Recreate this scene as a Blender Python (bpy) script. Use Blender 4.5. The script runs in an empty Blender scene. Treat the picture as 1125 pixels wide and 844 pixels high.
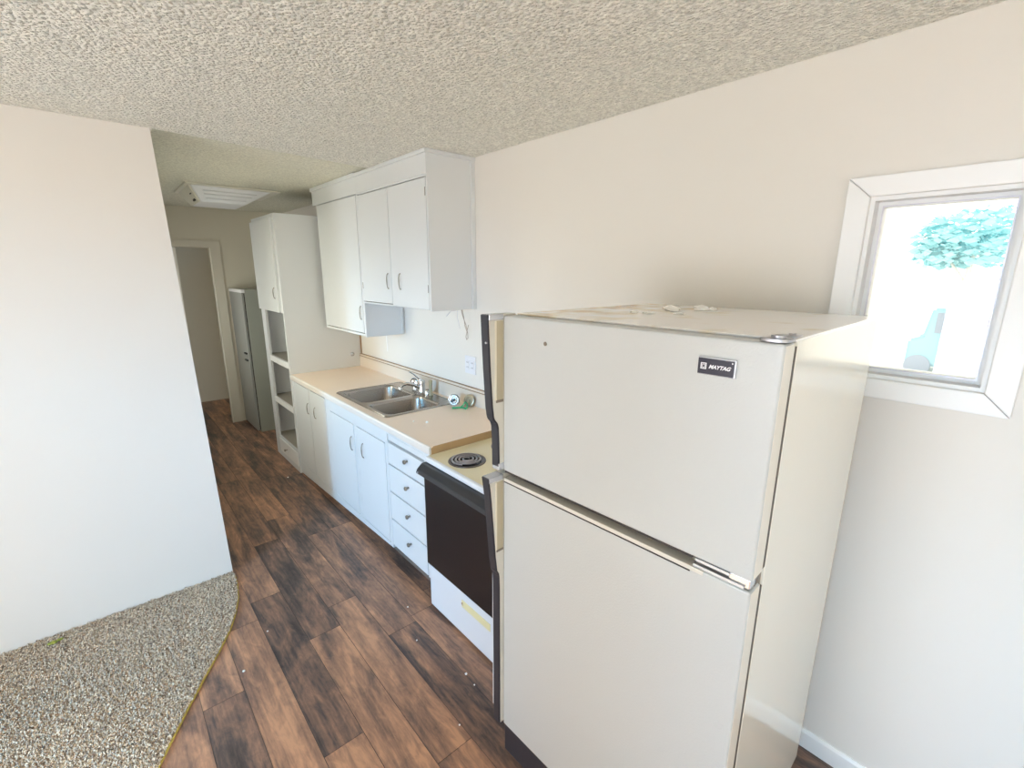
import bpy, bmesh, math, random
from mathutils import Vector, Matrix
R = math.radians
random.seed(7)
sc = bpy.context.scene
C = sc.collection
H = 2.449                                   # ceiling height

# ------------------------------------------------------------------ materials
def mat(name, col, rough=.5, metal=0, spec=.5, bump=None, var=None, coat=0, alpha=None):
    """bump=(scale, strength, distance); var=(scale, amount) a faint unevenness of the paint"""
    m = bpy.data.materials.new(name); m.use_nodes = True
    nt = m.node_tree; b = nt.nodes['Principled BSDF']
    b.inputs['Base Color'].default_value = (*col, 1)
    b.inputs['Roughness'].default_value = rough
    b.inputs['Metallic'].default_value = metal
    b.inputs['Specular IOR Level'].default_value = spec
    b.inputs['Coat Weight'].default_value = coat
    tc = nt.nodes.new('ShaderNodeTexCoord')
    if var:
        n = nt.nodes.new('ShaderNodeTexNoise'); n.inputs['Scale'].default_value = var[0]; n.inputs['Detail'].default_value = 3
        nt.links.new(tc.outputs['Object'], n.inputs['Vector'])
        r = nt.nodes.new('ShaderNodeMapRange'); r.inputs['To Min'].default_value = 1-var[1]; r.inputs['To Max'].default_value = 1+var[1]*.4
        nt.links.new(n.outputs['Fac'], r.inputs['Value'])
        mx = nt.nodes.new('ShaderNodeVectorMath'); mx.operation = 'SCALE'; mx.inputs[0].default_value = col
        nt.links.new(r.outputs['Result'], mx.inputs['Scale']); nt.links.new(mx.outputs['Vector'], b.inputs['Base Color'])
    if bump:
        n2 = nt.nodes.new('ShaderNodeTexNoise'); n2.inputs['Scale'].default_value = bump[0]; n2.inputs['Detail'].default_value = 2
        nt.links.new(tc.outputs['Object'], n2.inputs['Vector'])
        bp = nt.nodes.new('ShaderNodeBump'); bp.inputs['Strength'].default_value = bump[1]; bp.inputs['Distance'].default_value = bump[2]
        nt.links.new(n2.outputs['Fac'], bp.inputs['Height']); nt.links.new(bp.outputs['Normal'], b.inputs['Normal'])
    return m

M = {}
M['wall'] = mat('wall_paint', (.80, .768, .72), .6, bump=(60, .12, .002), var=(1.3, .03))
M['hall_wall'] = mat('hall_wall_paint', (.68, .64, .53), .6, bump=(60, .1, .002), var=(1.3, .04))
M['bright_edge'] = mat('bare_white_edge', (.90, .87, .78), .4)
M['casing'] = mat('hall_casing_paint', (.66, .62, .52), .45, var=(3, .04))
M['trim'] = mat('white_trim_paint', (.90, .90, .90), .35, var=(3, .03))
M['cab'] = mat('cabinet_paint', (.73, .75, .765), .32, bump=(35, .1, .002), var=(2.5, .03))
M['cab_in'] = mat('cabinet_inside_paint', (.52, .54, .48), .5, var=(3, .05))
M['shelf'] = mat('shelf_board', (.40, .36, .30), .5, var=(6, .1))
M['kick'] = mat('toe_kick_board', (.20, .15, .12), .7)
M['gap'] = mat('gap_shade_gasket', (.03, .025, .025), .6)  # gasket lines, and shade painted into the cabinet door gaps
M['laminate'] = mat('counter_laminate', (.96, .78, .62), .35, bump=(120, .05, .001), var=(4, .04))
M['lam_edge'] = mat('counter_edge_glare', (.80, .74, .68), .35, var=(4, .03))  # whiter than the laminate: glare on the edge put into its colour
M['lam_side'] = mat('counter_cut_edge', (.52, .33, .16), .5, var=(12, .1))
M['splash'] = mat('backsplash_laminate', (.78, .68, .58), .35, var=(3, .04))
M['brown_trim'] = mat('brown_wood_strip', (.36, .22, .12), .5)
M['steel'] = mat('brushed_stainless', (.40, .37, .34), .24, metal=1, bump=(200, .04, .0006), var=(5, .06))
M['chrome'] = mat('chrome', (.72, .72, .74), .12, metal=1)
M['pewter'] = mat('antique_pull_metal', (.32, .30, .27), .35, metal=.8)
M['almond'] = mat('almond_enamel', (.82, .72, .46), .25, coat=.3, var=(3, .04))
M['white_enamel'] = mat('white_enamel', (.80, .82, .86), .25, coat=.3, var=(3, .02))
M['black_glass'] = mat('black_oven_glass', (.010, .007, .009), .32, coat=.0, var=(5, .2))
M['black_plastic'] = mat('black_plastic', (.022, .023, .028), .38, bump=(90, .05, .001))
M['charcoal'] = mat('charcoal_trim', (.030, .030, .040), .42, bump=(150, .1, .001), var=(14, .15))
M['fridge_handle'] = mat('fridge_handle_plastic', (.68, .66, .60), .35, var=(8, .04))
M['pocket'] = mat('shaded_grip_plastic', (.50, .44, .31), .4, var=(12, .08))  # tan stands in for the shade inside the grip recess
M['cream'] = mat('cream_plastic', (.78, .73, .60), .4)
M['silver'] = mat('silver_plastic', (.62, .64, .68), .25, metal=.5)
M['gasket_dark'] = mat('door_gasket_brown', (.09, .07, .055), .6)
M['mullion'] = mat('brownish_gasket', (.22, .185, .145), .5)
M['coil'] = mat('burner_coil', (.36, .34, .36), .28, metal=.8)
M['drip'] = mat('drip_pan_black_enamel', (.03, .026, .028), .25, coat=.5)
M['burn_ring'] = mat('burner_ring_worn_steel', (.16, .13, .12), .35, metal=.8, var=(40, .4))
M['yellow'] = mat('yellowed_label_plastic', (.80, .72, .42), .45)
M['util'] = mat('grey_green_enamel', (.36, .38, .33), .4, var=(4, .06))
M['util_front'] = mat('grey_door_enamel', (.31, .32, .30), .35, var=(4, .05))
M['lens'] = mat('fixture_lens_plastic', (.78, .80, .84), .3, bump=(60, .1, .002))
M['fixture'] = mat('fixture_metal', (.72, .70, .62), .4, var=(6, .06))
M['dark'] = mat('dark_socket', (.02, .02, .02), .6)
M['yellow_edge'] = mat('carpet_binding_yellow', (.62, .47, .10), .7, var=(30, .3))
M['plaster'] = mat('plaster_chip', (.97, .96, .93), .8, bump=(80, .4, .002))
M['green'] = mat('green_rubber', (.03, .42, .18), .4)
M['rust_brass'] = mat('tarnished_brass', (.42, .38, .28), .35, metal=.7, var=(40, .3))
M['tan_plastic'] = mat('tan_sprayer_plastic', (.45, .40, .26), .4)
M['wire'] = mat('brown_wire', (.42, .34, .28), .5)
M['wire_grey'] = mat('grey_wire', (.62, .60, .66), .5)
M['outlet'] = mat('outlet_plastic', (.80, .80, .84), .35)
M['moss'] = mat('green_scrap', (.30, .33, .06), .8)
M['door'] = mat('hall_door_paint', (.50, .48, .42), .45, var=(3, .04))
M['mill'] = mat('window_aluminium', (.70, .68, .74), .35, metal=.4)
M['foliage'] = mat('tree_leaves', (.46, .84, .90), .7, var=(2, .4))
M['bark'] = mat('tree_bark', (.75, .72, .70), .8, var=(8, .3))
M['pale_ground'] = mat('sunlit_concrete', (.75, .74, .72), .9, var=(.6, .1))
M['blue_body'] = mat('vehicle_paint', (.36, .58, .68), .4)
M['pale_body'] = mat('vehicle_window_grey', (.34, .40, .50), .4)
M['pink'] = mat('flower_shrub', (.55, .30, .42), .8, var=(3, .3))

# fridge enamel: pebbled; rust near the top's left rear edge is a stain
def fridge_mat(name, col, rust=False, pebble=.25, rough=.3):
    m = mat(name, col, rough, bump=(190, pebble, .0014), coat=.15)
    if rust:
        nt = m.node_tree; b = nt.nodes['Principled BSDF']
        tc = nt.nodes.new('ShaderNodeTexCoord')
        n = nt.nodes.new('ShaderNodeTexNoise'); n.inputs['Scale'].default_value = 9; n.inputs['Detail'].default_value = 6
        nt.links.new(tc.outputs['Object'], n.inputs['Vector'])
        sp = nt.nodes.new('ShaderNodeSeparateXYZ'); nt.links.new(tc.outputs['Object'], sp.inputs[0])
        a = nt.nodes.new('ShaderNodeMapRange')          # rust gathers along the left edge of the top
        a.inputs['From Min'].default_value = -.50; a.inputs['From Max'].default_value = 0
        a.inputs['To Min'].default_value = 0; a.inputs['To Max'].default_value = .30
        nt.links.new(sp.outputs['Y'], a.inputs['Value'])
        s = nt.nodes.new('ShaderNodeMath'); s.operation = 'ADD'
        nt.links.new(n.outputs['Fac'], s.inputs[0]); nt.links.new(a.outputs['Result'], s.inputs[1])
        r = nt.nodes.new('ShaderNodeValToRGB')
        r.color_ramp.elements[0].position = .60; r.color_ramp.elements[0].color = (*col, 1)
        r.color_ramp.elements[1].position = .95; r.color_ramp.elements[1].color = (.52, .27, .10, 1)
        e = r.color_ramp.elements.new(.76); e.color = (.84, .74, .56, 1)
        nt.links.new(s.outputs[0], r.inputs['Fac']); nt.links.new(r.outputs['Color'], b.inputs['Base Color'])
    return m
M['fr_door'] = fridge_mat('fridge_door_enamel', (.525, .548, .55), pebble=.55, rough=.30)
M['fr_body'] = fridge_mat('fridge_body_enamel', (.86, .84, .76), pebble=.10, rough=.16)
M['fr_top'] = fridge_mat('fridge_top_enamel', (.96, .95, .95), rust=True, pebble=.03, rough=.22)  # base whiter than the body: window glare put into the colour
M['fr_top'].node_tree.nodes['Principled BSDF'].inputs['Coat Weight'].default_value = .25
M['fr_top'].node_tree.nodes['Principled BSDF'].inputs['Coat Roughness'].default_value = .2
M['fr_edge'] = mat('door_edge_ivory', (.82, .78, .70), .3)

def glass():
    m = bpy.data.materials.new('window_glass'); m.use_nodes = True
    nt = m.node_tree; nt.nodes.clear()
    o = nt.nodes.new('ShaderNodeOutputMaterial'); t = nt.nodes.new('ShaderNodeBsdfTransparent')
    g = nt.nodes.new('ShaderNodeBsdfGlossy'); g.inputs['Roughness'].default_value = .02
    f = nt.nodes.new('ShaderNodeFresnel'); f.inputs['IOR'].default_value = 1.45
    x = nt.nodes.new('ShaderNodeMixShader')
    nt.links.new(f.outputs[0], x.inputs[0]); nt.links.new(t.outputs[0], x.inputs[1]); nt.links.new(g.outputs[0], x.inputs[2])
    nt.links.new(x.outputs[0], o.inputs['Surface']); return m
M['glass'] = glass()

def ceiling_mat(name, col, scale, strength, dist):
    m = mat(name, col, .9)
    nt = m.node_tree; b = nt.nodes['Principled BSDF']
    tc = nt.nodes.new('ShaderNodeTexCoord')
    v = nt.nodes.new('ShaderNodeTexVoronoi'); v.inputs['Scale'].default_value = scale; v.inputs['Randomness'].default_value = 1
    n = nt.nodes.new('ShaderNodeTexNoise'); n.inputs['Scale'].default_value = scale*.9; n.inputs['Detail'].default_value = 3
    nt.links.new(tc.outputs['Object'], v.inputs['Vector']); nt.links.new(tc.outputs['Object'], n.inputs['Vector'])
    s = nt.nodes.new('ShaderNodeMath'); s.operation = 'SUBTRACT'
    nt.links.new(n.outputs['Fac'], s.inputs[0]); nt.links.new(v.outputs['Distance'], s.inputs[1])
    bp = nt.nodes.new('ShaderNodeBump'); bp.inputs['Strength'].default_value = strength; bp.inputs['Distance'].default_value = dist
    nt.links.new(s.outputs[0], bp.inputs['Height']); nt.links.new(bp.outputs['Normal'], b.inputs['Normal'])
    r = nt.nodes.new('ShaderNodeMapRange'); r.inputs['From Min'].default_value = .3; r.inputs['From Max'].default_value = .7
    r.inputs['To Min'].default_value = .74; r.inputs['To Max'].default_value = 1.08
    nt.links.new(n.outputs['Fac'], r.inputs['Value'])
    mx = nt.nodes.new('ShaderNodeVectorMath'); mx.operation = 'SCALE'; mx.inputs[0].default_value = col
    nt.links.new(r.outputs['Result'], mx.inputs['Scale']); nt.links.new(mx.outputs['Vector'], b.inputs['Base Color'])
    return m
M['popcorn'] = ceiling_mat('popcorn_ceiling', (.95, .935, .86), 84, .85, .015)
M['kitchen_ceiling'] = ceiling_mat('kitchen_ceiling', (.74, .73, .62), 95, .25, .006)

def floor_mat():
    m = mat('plank_laminate', (.2, .12, .08), .38)
    nt = m.node_tree; b = nt.nodes['Principled BSDF']; L = nt.links
    at = nt.nodes.new('ShaderNodeAttribute'); at.attribute_name = 'tone'     # each plank's own tint and offset
    sp = nt.nodes.new('ShaderNodeSeparateColor'); L.new(at.outputs['Color'], sp.inputs[0])
    tc = nt.nodes.new('ShaderNodeTexCoord')
    mp = nt.nodes.new('ShaderNodeMapping'); mp.inputs['Scale'].default_value = (10, 2.0, 1)
    L.new(tc.outputs['Object'], mp.inputs['Vector'])
    sh = nt.nodes.new('ShaderNodeVectorMath'); sh.operation = 'MULTIPLY_ADD'
    sh.inputs[1].default_value = (0, 0, 30)
    cb = nt.nodes.new('ShaderNodeCombineXYZ'); L.new(sp.outputs[1], cb.inputs[2])
    L.new(cb.outputs[0], sh.inputs[0]); L.new(mp.outputs[0], sh.inputs[2])
    n1 = nt.nodes.new('ShaderNodeTexNoise'); n1.inputs['Scale'].default_value = 1.0; n1.inputs['Detail'].default_value = 6; n1.inputs['Roughness'].default_value = .62; n1.inputs['Distortion'].default_value = .6
    L.new(sh.outputs[0], n1.inputs['Vector'])
    mp2 = nt.nodes.new('ShaderNodeMapping'); mp2.inputs['Scale'].default_value = (12, 1.6, 1); L.new(sh.outputs[0], mp2.inputs['Vector'])
    n2 = nt.nodes.new('ShaderNodeTexNoise'); n2.inputs['Scale'].default_value = .7; n2.inputs['Detail'].default_value = 5
    L.new(mp2.outputs[0], n2.inputs['Vector'])
    # value = tone + (n1-.5)*k + (n2-.5)*k2
    mp3 = nt.nodes.new('ShaderNodeMapping'); mp3.inputs['Scale'].default_value = (26, 9, 1); L.new(tc.outputs['Object'], mp3.inputs['Vector'])
    n3 = nt.nodes.new('ShaderNodeTexNoise'); n3.inputs['Scale'].default_value = 1; n3.inputs['Detail'].default_value = 7; n3.inputs['Roughness'].default_value = .7; n3.inputs['Distortion'].default_value = 1.2
    L.new(mp3.outputs[0], n3.inputs['Vector'])
    e3 = nt.nodes.new('ShaderNodeMath'); e3.operation = 'MULTIPLY_ADD'; e3.inputs[1].default_value = .75; L.new(n3.outputs['Fac'], e3.inputs[0]); e3.inputs[2].default_value = -.375
    a = nt.nodes.new('ShaderNodeMath'); a.operation = 'MULTIPLY_ADD'; a.inputs[1].default_value = 1.75; L.new(n1.outputs['Fac'], a.inputs[0]); L.new(sp.outputs[0], a.inputs[2])
    c = nt.nodes.new('ShaderNodeMath'); c.operation = 'MULTIPLY_ADD'; c.inputs[1].default_value = .55; L.new(n2.outputs['Fac'], c.inputs[0]); L.new(a.outputs[0], c.inputs[2])
    d = nt.nodes.new('ShaderNodeMath'); d.operation = 'SUBTRACT'; d.inputs[1].default_value = 1.14; g3 = nt.nodes.new('ShaderNodeMath'); L.new(c.outputs[0], g3.inputs[0]); L.new(e3.outputs[0], g3.inputs[1]); L.new(g3.outputs[0], d.inputs[0])
    r = nt.nodes.new('ShaderNodeValToRGB'); cr = r.color_ramp
    cr.elements[0].position = .05; cr.elements[0].color = (.045, .036, .035, 1)
    cr.elements[1].position = .95; cr.elements[1].color = (.60, .325, .19, 1)
    for p, col in ((.28, (.105, .074, .064)), (.5, (.235, .137, .098)), (.74, (.41, .225, .14))):
        e = cr.elements.new(p); e.color = (*col, 1)
    L.new(d.outputs[0], r.inputs['Fac']); L.new(r.outputs['Color'], b.inputs['Base Color'])
    bp = nt.nodes.new('ShaderNodeBump'); bp.inputs['Strength'].default_value = .15; bp.inputs['Distance'].default_value = .002
    L.new(n2.outputs['Fac'], bp.inputs['Height']); L.new(bp.outputs['Normal'], b.inputs['Normal'])
    rr = nt.nodes.new('ShaderNodeMapRange'); rr.inputs['To Min'].default_value = .34; rr.inputs['To Max'].default_value = .50
    L.new(n1.outputs['Fac'], rr.inputs['Value']); L.new(rr.outputs[0], b.inputs['Roughness'])
    return m
M['planks'] = floor_mat()

def carpet_mat():
    m = mat('speckled_carpet', (.4, .35, .3), .95, spec=.1)
    nt = m.node_tree; b = nt.nodes['Principled BSDF']; L = nt.links
    tc = nt.nodes.new('ShaderNodeTexCoord')
    v = nt.nodes.new('ShaderNodeTexVoronoi'); v.inputs['Scale'].default_value = 170
    L.new(tc.outputs['Object'], v.inputs['Vector'])
    w = nt.nodes.new('ShaderNodeSeparateColor'); L.new(v.outputs['Color'], w.inputs[0])
    r = nt.nodes.new('ShaderNodeValToRGB'); cr = r.color_ramp
    cr.elements[0].position = 0; cr.elements[0].color = (.24, .17, .13, 1)
    cr.elements[1].position = 1; cr.elements[1].color = (.92, .80, .64, 1)
    for p, col in ((.25, (.41, .325, .245)), (.5, (.60, .50, .39)), (.75, (.76, .65, .51))):
        e = cr.elements.new(p); e.color = (*col, 1)
    L.new(w.outputs[0], r.inputs['Fac']); L.new(r.outputs['Color'], b.inputs['Base Color'])
    return m
M['carpet'] = carpet_mat()

# ------------------------------------------------------------------ mesh helpers
def V(p): return Vector(p)
def box(bm, x0, x1, y0, y1, z0, z1, bev=0, seg=2):
    c = [(x0,y0,z0),(x1,y0,z0),(x1,y1,z0),(x0,y1,z0),(x0,y0,z1),(x1,y0,z1),(x1,y1,z1),(x0,y1,z1)]
    return hexa(bm, c, bev, seg)
def hexa(bm, c, bev=0, seg=2):
    t = bmesh.new()
    v = [t.verts.new(p) for p in c]
    for f in ((3,2,1,0),(4,5,6,7),(0,1,5,4),(1,2,6,5),(2,3,7,6),(3,0,4,7)): t.faces.new([v[i] for i in f])
    bmesh.ops.recalc_face_normals(t, faces=t.faces)
    if bev: bmesh.ops.bevel(t, geom=t.edges[:], offset=bev, segments=seg, affect='EDGES', profile=.5)
    join(bm, t)
def join(bm, t):
    m = bpy.data.meshes.new('tmp'); t.to_mesh(m); t.free(); bm.from_mesh(m); bpy.data.meshes.remove(m)
def prism(bm, pts, ax, a, b, bev=0):
    """closed outline pts (2-D) extruded along axis ax from a to b"""
    t = bmesh.new()
    def P(p, w):
        return {0:(w,p[0],p[1]), 1:(p[0],w,p[1]), 2:(p[0],p[1],w)}[ax]
    A = [t.verts.new(P(p, a)) for p in pts]; B = [t.verts.new(P(p, b)) for p in pts]
    n = len(pts)
    t.faces.new(A); t.faces.new(B[::-1])
    for i in range(n): t.faces.new((A[i], B[i], B[(i+1)%n], A[(i+1)%n]))
    bmesh.ops.recalc_face_normals(t, faces=t.faces)
    if bev: bmesh.ops.bevel(t, geom=t.edges[:], offset=bev, segments=2, affect='EDGES')
    join(bm, t)
def basis(d):
    d = V(d).normalized(); u = d.cross(V((0,0,1)) if abs(d.z) < .9 else V((1,0,0))).normalized(); return u, d.cross(u)
def tube(bm, pts, r, n=10, caps=True):
    pts = [V(p) for p in pts]; rs = r if isinstance(r, (list, tuple)) else [r]*len(pts)
    rings = []; u = None
    for i, p in enumerate(pts):
        d = (pts[min(i+1, len(pts)-1)] - pts[max(i-1, 0)]).normalized()
        if u is None: u, w = basis(d)
        else:
            u = (u - d*u.dot(d)).normalized(); w = d.cross(u)
        rings.append([bm.verts.new(p + (u*math.cos(2*math.pi*k/n) + w*math.sin(2*math.pi*k/n))*rs[i]) for k in range(n)])
    for a, b in zip(rings, rings[1:]):
        for k in range(n): bm.faces.new((a[k], a[(k+1)%n], b[(k+1)%n], b[k]))
    if caps: bm.faces.new(rings[0][::-1]); bm.faces.new(rings[-1])
def lathe(bm, o, axis, prof, n=24):
    """profile [(radius, along)] about axis through o"""
    o = V(o); d = V(axis).normalized(); u, w = basis(d); rings = []
    for r, h in prof:
        if r < 1e-6: rings.append([bm.verts.new(o + d*h)])
        else: rings.append([bm.verts.new(o + d*h + (u*math.cos(2*math.pi*k/n) + w*math.sin(2*math.pi*k/n))*r) for k in range(n)])
    for a, b in zip(rings, rings[1:]):
        for k in range(n):
            k2 = (k+1) % n
            if len(a) == 1 and len(b) == 1: continue
            if len(a) == 1: bm.faces.new((a[0], b[k2], b[k]))
            elif len(b) == 1: bm.faces.new((a[k], a[k2], b[0]))
            else: bm.faces.new((a[k], a[k2], b[k2], b[k]))
def origin(o):
    p = Vector((0,0,0))
    while o is not None: p += o.location; o = o.parent
    return p
def obj(name, bm, m, parent=None, smooth=False, local=False, loc=None):
    """link bm as ONE mesh object; bm is in world coordinates (or in the thing's own when local)"""
    bmesh.ops.recalc_face_normals(bm, faces=bm.faces)
    me = bpy.data.meshes.new(name)
    o = bpy.data.objects.new(name, me); C.objects.link(o)
    if parent is not None:
        o.parent = parent
        if not local:
            off = origin(parent)
            bmesh.ops.translate(bm, vec=-off, verts=bm.verts)
    elif loc is not None:
        o.location = loc; bmesh.ops.translate(bm, vec=-V(loc), verts=bm.verts)
    if smooth:
        for f in bm.faces: f.smooth = True
    bm.to_mesh(me); bm.free(); me.materials.append(m if not isinstance(m, str) else M[m])
    if smooth:
        try: me.set_sharp_from_angle(angle=R(38))
        except Exception: pass
    return o
def tag(o, label, cat, group=None):
    o['label'] = label; o['category'] = cat
    if group: o['group'] = group
    return o
def thing(name, loc, label, cat, group=None, rz=0):
    o = bpy.data.objects.new(name, None); C.objects.link(o); o.empty_display_size = .05
    o.location = loc; o.rotation_euler.z = rz
    return tag(o, label, cat, group)
def struct(name, bm, m, parent=None):
    o = obj(name, bm, m, parent)
    if parent is None: o['kind'] = 'structure'
    return o
def bx(*a, **k):
    b = bmesh.new(); box(b, *a, **k); return b
def boxes(*L):
    b = bmesh.new()
    for a in L: box(b, *a)
    return b

def ring(*L):
    """rectangular frames (x0,x1,y0,y1,z0,z1,width) without overlapping pieces"""
    b = bmesh.new()
    for x0, x1, y0, y1, z0, z1, w in L:
        box(b, x0, x1, y0, y0+w, z0, z1); box(b, x0, x1, y1-w, y1, z0, z1)
        box(b, x0, x1, y0+w, y1-w, z0, z0+w); box(b, x0, x1, y0+w, y1-w, z1-w, z1)
    return b

# ------------------------------------------------------------------ the room
YW = 2.98           # the white partition faces the camera here
YF = 6.27           # far wall of the hall
YB = -2.6           # wall behind the camera
XL = -4.7           # wall on the left, outside the frame

# floor: individual planks in one mesh, each with its own tone
def build_floor():
    bm = bmesh.new(); lay = bm.loops.layers.float_color.new('tone')
    over = {}   # (row, y) -> tone chosen to follow the photograph
    W = .155; x = -1.42 - W*22; rows = []
    rnd = random.Random(21)
    k = -22
    fixed = {0: [(1.50, 2.61, .24), (2.61, 3.83, .62), (.28, 1.50, .72)], 1: [(2.13, 3.2, .36), (.95, 2.13, .74), (-.2, .95, .5)],
             -1: [(1.35, 2.45, .76), (2.45, 3.5, .58), (.2, 1.35, .5)], 2: [(1.2, 2.3, .72), (2.3, 3.5, .45), (0, 1.2, .62)],
             3: [(1.9, 3.1, .60), (.7, 1.9, .34), (3.1, 4.3, .40)], 4: [(.75, 1.95, .60), (1.95, 3.1, .68), (3.1, 4.2, .36)],
             -2: [(1.1, 2.02, .40), (2.02, 3.1, .70), (0, 1.1, .5)]}
    while x < .02:
        y = YB; off = rnd.random()*1.22; cuts = [YB]
        fx = sorted(fixed.get(k, []))
        if fx:
            y = fx[0][0]
            while y > YB: y -= 1.22
            segs = []
            yy = y
            while yy < fx[0][0]-1e-6: segs.append((yy, yy+1.22, None)); yy += 1.22
            segs += fx; yy = fx[-1][1]
            while yy < 7.6: segs.append((yy, yy+1.22, None)); yy += 1.22
        else:
            segs = []; yy = YB - off
            while yy < 7.6: segs.append((yy, yy+1.22, None)); yy += 1.22
        for a, b, t in segs:
            a = max(a, YB); b = min(b, 7.6)
            if b - a < .01: continue
            t = t if t is not None else rnd.choice([.3, .42, .5, .55, .62, .7])
            g = .0009
            q = [bm.verts.new(p) for p in ((x+g, a+g, 0), (x+W-g, a+g, 0), (x+W-g, b-g, 0), (x+g, b-g, 0))]
            q2 = [bm.verts.new((v.co.x + (g if i in (1,2) else -g), v.co.y + (g if i in (2,3) else -g), -.0025)) for i, v in enumerate(q)]
            f = bm.faces.new(q); s = rnd.random()
            fs = [f] + [bm.faces.new((q[i], q[(i+1)%4], q2[(i+1)%4], q2[i])) for i in range(4)]
            for ff in fs:
                for l in ff.loops: l[lay] = (.52+(t-.52)*.72 if ff is f else .0, s, 0, 1)
        x += W; k += 1
    c = [bm.verts.new(p) for p in ((XL, YB, -.003), (.02, YB, -.003), (.02, 7.6, -.003), (XL, 7.6, -.003))]
    bm.faces.new(c)
    return struct('floor', bm, 'planks')
build_floor()

# ceiling: popcorn over the living room, thinner texture over the kitchen aisle
b = bmesh.new()
prism(b, [(XL, YB), (.1, YB), (.1, 3.13), (-.30, 3.12), (-1.485, 2.985), (-1.485, 3.07), (XL, 3.07)], 2, H-.0085, H+.08)
struct('ceiling', b, 'popcorn')
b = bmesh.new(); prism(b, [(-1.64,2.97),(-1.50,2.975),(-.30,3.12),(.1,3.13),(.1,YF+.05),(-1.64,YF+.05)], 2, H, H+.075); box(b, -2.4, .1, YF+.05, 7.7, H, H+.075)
struct('ceiling_kitchen', b, 'kitchen_ceiling')

# right wall with the window hole
WY0, WY1, WZ0, WZ1 = .078, .416, 1.462, 2.006
b = boxes((0,.12,YB,WY0,0,H), (0,.12,WY1,7.7,0,H), (0,.12,WY0,WY1,0,WZ0), (0,.12,WY0,WY1,WZ1,H))
struct('wall_right', b, 'wall')
# partition on the left (its free end leans a little, as in the photograph)
b = bmesh.new()
hexa(b, [(XL,YW,0),(-1.431,YW,0),(-1.431,YW+.09,0),(XL,YW+.09,0),(XL,YW,H-.0085),(-1.495,YW,H-.0085),(-1.495,YW+.09,H-.0085),(XL,YW+.09,H-.0085)])
struct('wall_left', b, 'wall')
struct('wall_hall_side', boxes((-1.64,-1.54,YW+.09,3.35,0,H),(-1.64,-1.54,4.35,5.05,0,H),(-1.64,-1.54,3.35,4.35,0,1.0),(-1.64,-1.54,3.35,4.35,1.9,H),(-1.64,-1.54,5.85,YF+.02,0,H),(-1.64,-1.54,5.05,5.85,0,.85),(-1.64,-1.54,5.05,5.85,1.85,H)), 'hall_wall')  # opening opposite the base cabinets is added for the kitchen fill, farther one for hall fill
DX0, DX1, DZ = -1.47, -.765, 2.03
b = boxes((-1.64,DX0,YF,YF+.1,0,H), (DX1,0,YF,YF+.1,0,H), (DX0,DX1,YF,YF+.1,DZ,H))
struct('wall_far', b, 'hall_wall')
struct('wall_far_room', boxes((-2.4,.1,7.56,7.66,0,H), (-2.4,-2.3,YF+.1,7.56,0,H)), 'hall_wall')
# unseen walls behind the camera and far left, with assumed or added openings that light the room
PY0, PY1, PZ1 = .36, 1.36, 2.06           # assumed unseen entry door, left wall, sized to keep light off the fridge
LY0, LY1 = -2.2, -.3                         # unseen opening added beside the entry door for soft fill
struct('wall_west', boxes((XL-.12,XL,YB,LY0,0,H), (XL-.12,XL,LY1,PY0,0,H), (XL-.12,XL,LY0,LY1,0,.8), (XL-.12,XL,LY0,LY1,2.1,H), (XL-.12,XL,PY1,YW+.1,0,H), (XL-.12,XL,PY0,PY1,PZ1,H)), 'wall')
BX0, BX1, BZ0, BZ1 = -4.2, -.9, .5, 2.2   # unseen opening behind the camera, added to light the room
struct('wall_back', boxes((XL,BX0,YB-.12,YB,0,H), (BX1,.1,YB-.12,YB,0,H), (BX0,BX1,YB-.12,YB,0,BZ0), (BX0,BX1,YB-.12,YB,BZ1,H)), 'wall')

# hall doorway trim and the half-open sliding leaf
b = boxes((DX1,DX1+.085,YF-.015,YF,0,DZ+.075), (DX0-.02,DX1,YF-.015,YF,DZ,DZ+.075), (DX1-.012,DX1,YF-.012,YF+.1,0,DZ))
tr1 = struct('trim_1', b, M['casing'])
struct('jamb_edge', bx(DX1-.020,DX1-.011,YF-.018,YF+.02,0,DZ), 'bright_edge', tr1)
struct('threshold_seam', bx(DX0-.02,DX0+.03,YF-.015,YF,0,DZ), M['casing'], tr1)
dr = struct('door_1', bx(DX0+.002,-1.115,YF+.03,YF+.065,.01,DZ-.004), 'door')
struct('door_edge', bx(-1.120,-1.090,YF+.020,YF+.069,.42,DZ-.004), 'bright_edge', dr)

# baseboard along the right wall
b = bmesh.new(); prism(b, [(0,0),(-.012,0),(-.012,.066),(-.006,.077),(0,.077)], 1, YB, 1.15)
struct('baseboard_right', b, 'trim')
# brown strip painted as the shade in the gap between wall panelling and tall cabinet
struct('panel_gap_strip', bx(-.006,-.0005,4.196,4.213,1.036,1.32), 'brown_trim')

# window: casing mitred at the corners, reveal, sash and pane
w = struct('window_1', ring((.0005,.12,WY0-.0005,WY1+.0005,WZ0-.0005,WZ1+.0005,.012)), 'trim')
b = bmesh.new()
o = [(.018,1.404),(.475,1.404),(.475,2.063),(.018,2.063)]; i_ = [(WY0,WZ0),(WY1,WZ0),(WY1,WZ1),(WY0,WZ1)]
for k in range(4):
    k2 = (k+1) % 4; g = .0012
    a, c, d, e = o[k], o[k2], i_[k2], i_[k]
    cx = sum(p[0] for p in (a,c,d,e))/4; cz = sum(p[1] for p in (a,c,d,e))/4
    sh = lambda p: (p[0]+(cx-p[0])*.004, p[1]+(cz-p[1])*.004)
    a, c, d, e = map(sh, (a,c,d,e))
    hexa(b, [(-.022,*a),(-.022,*c),(-.016,*d),(-.016,*e),(0,*a),(0,*c),(0,*d),(0,*e)], bev=.0025)
struct('window_casing', b, 'trim', w)
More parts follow.
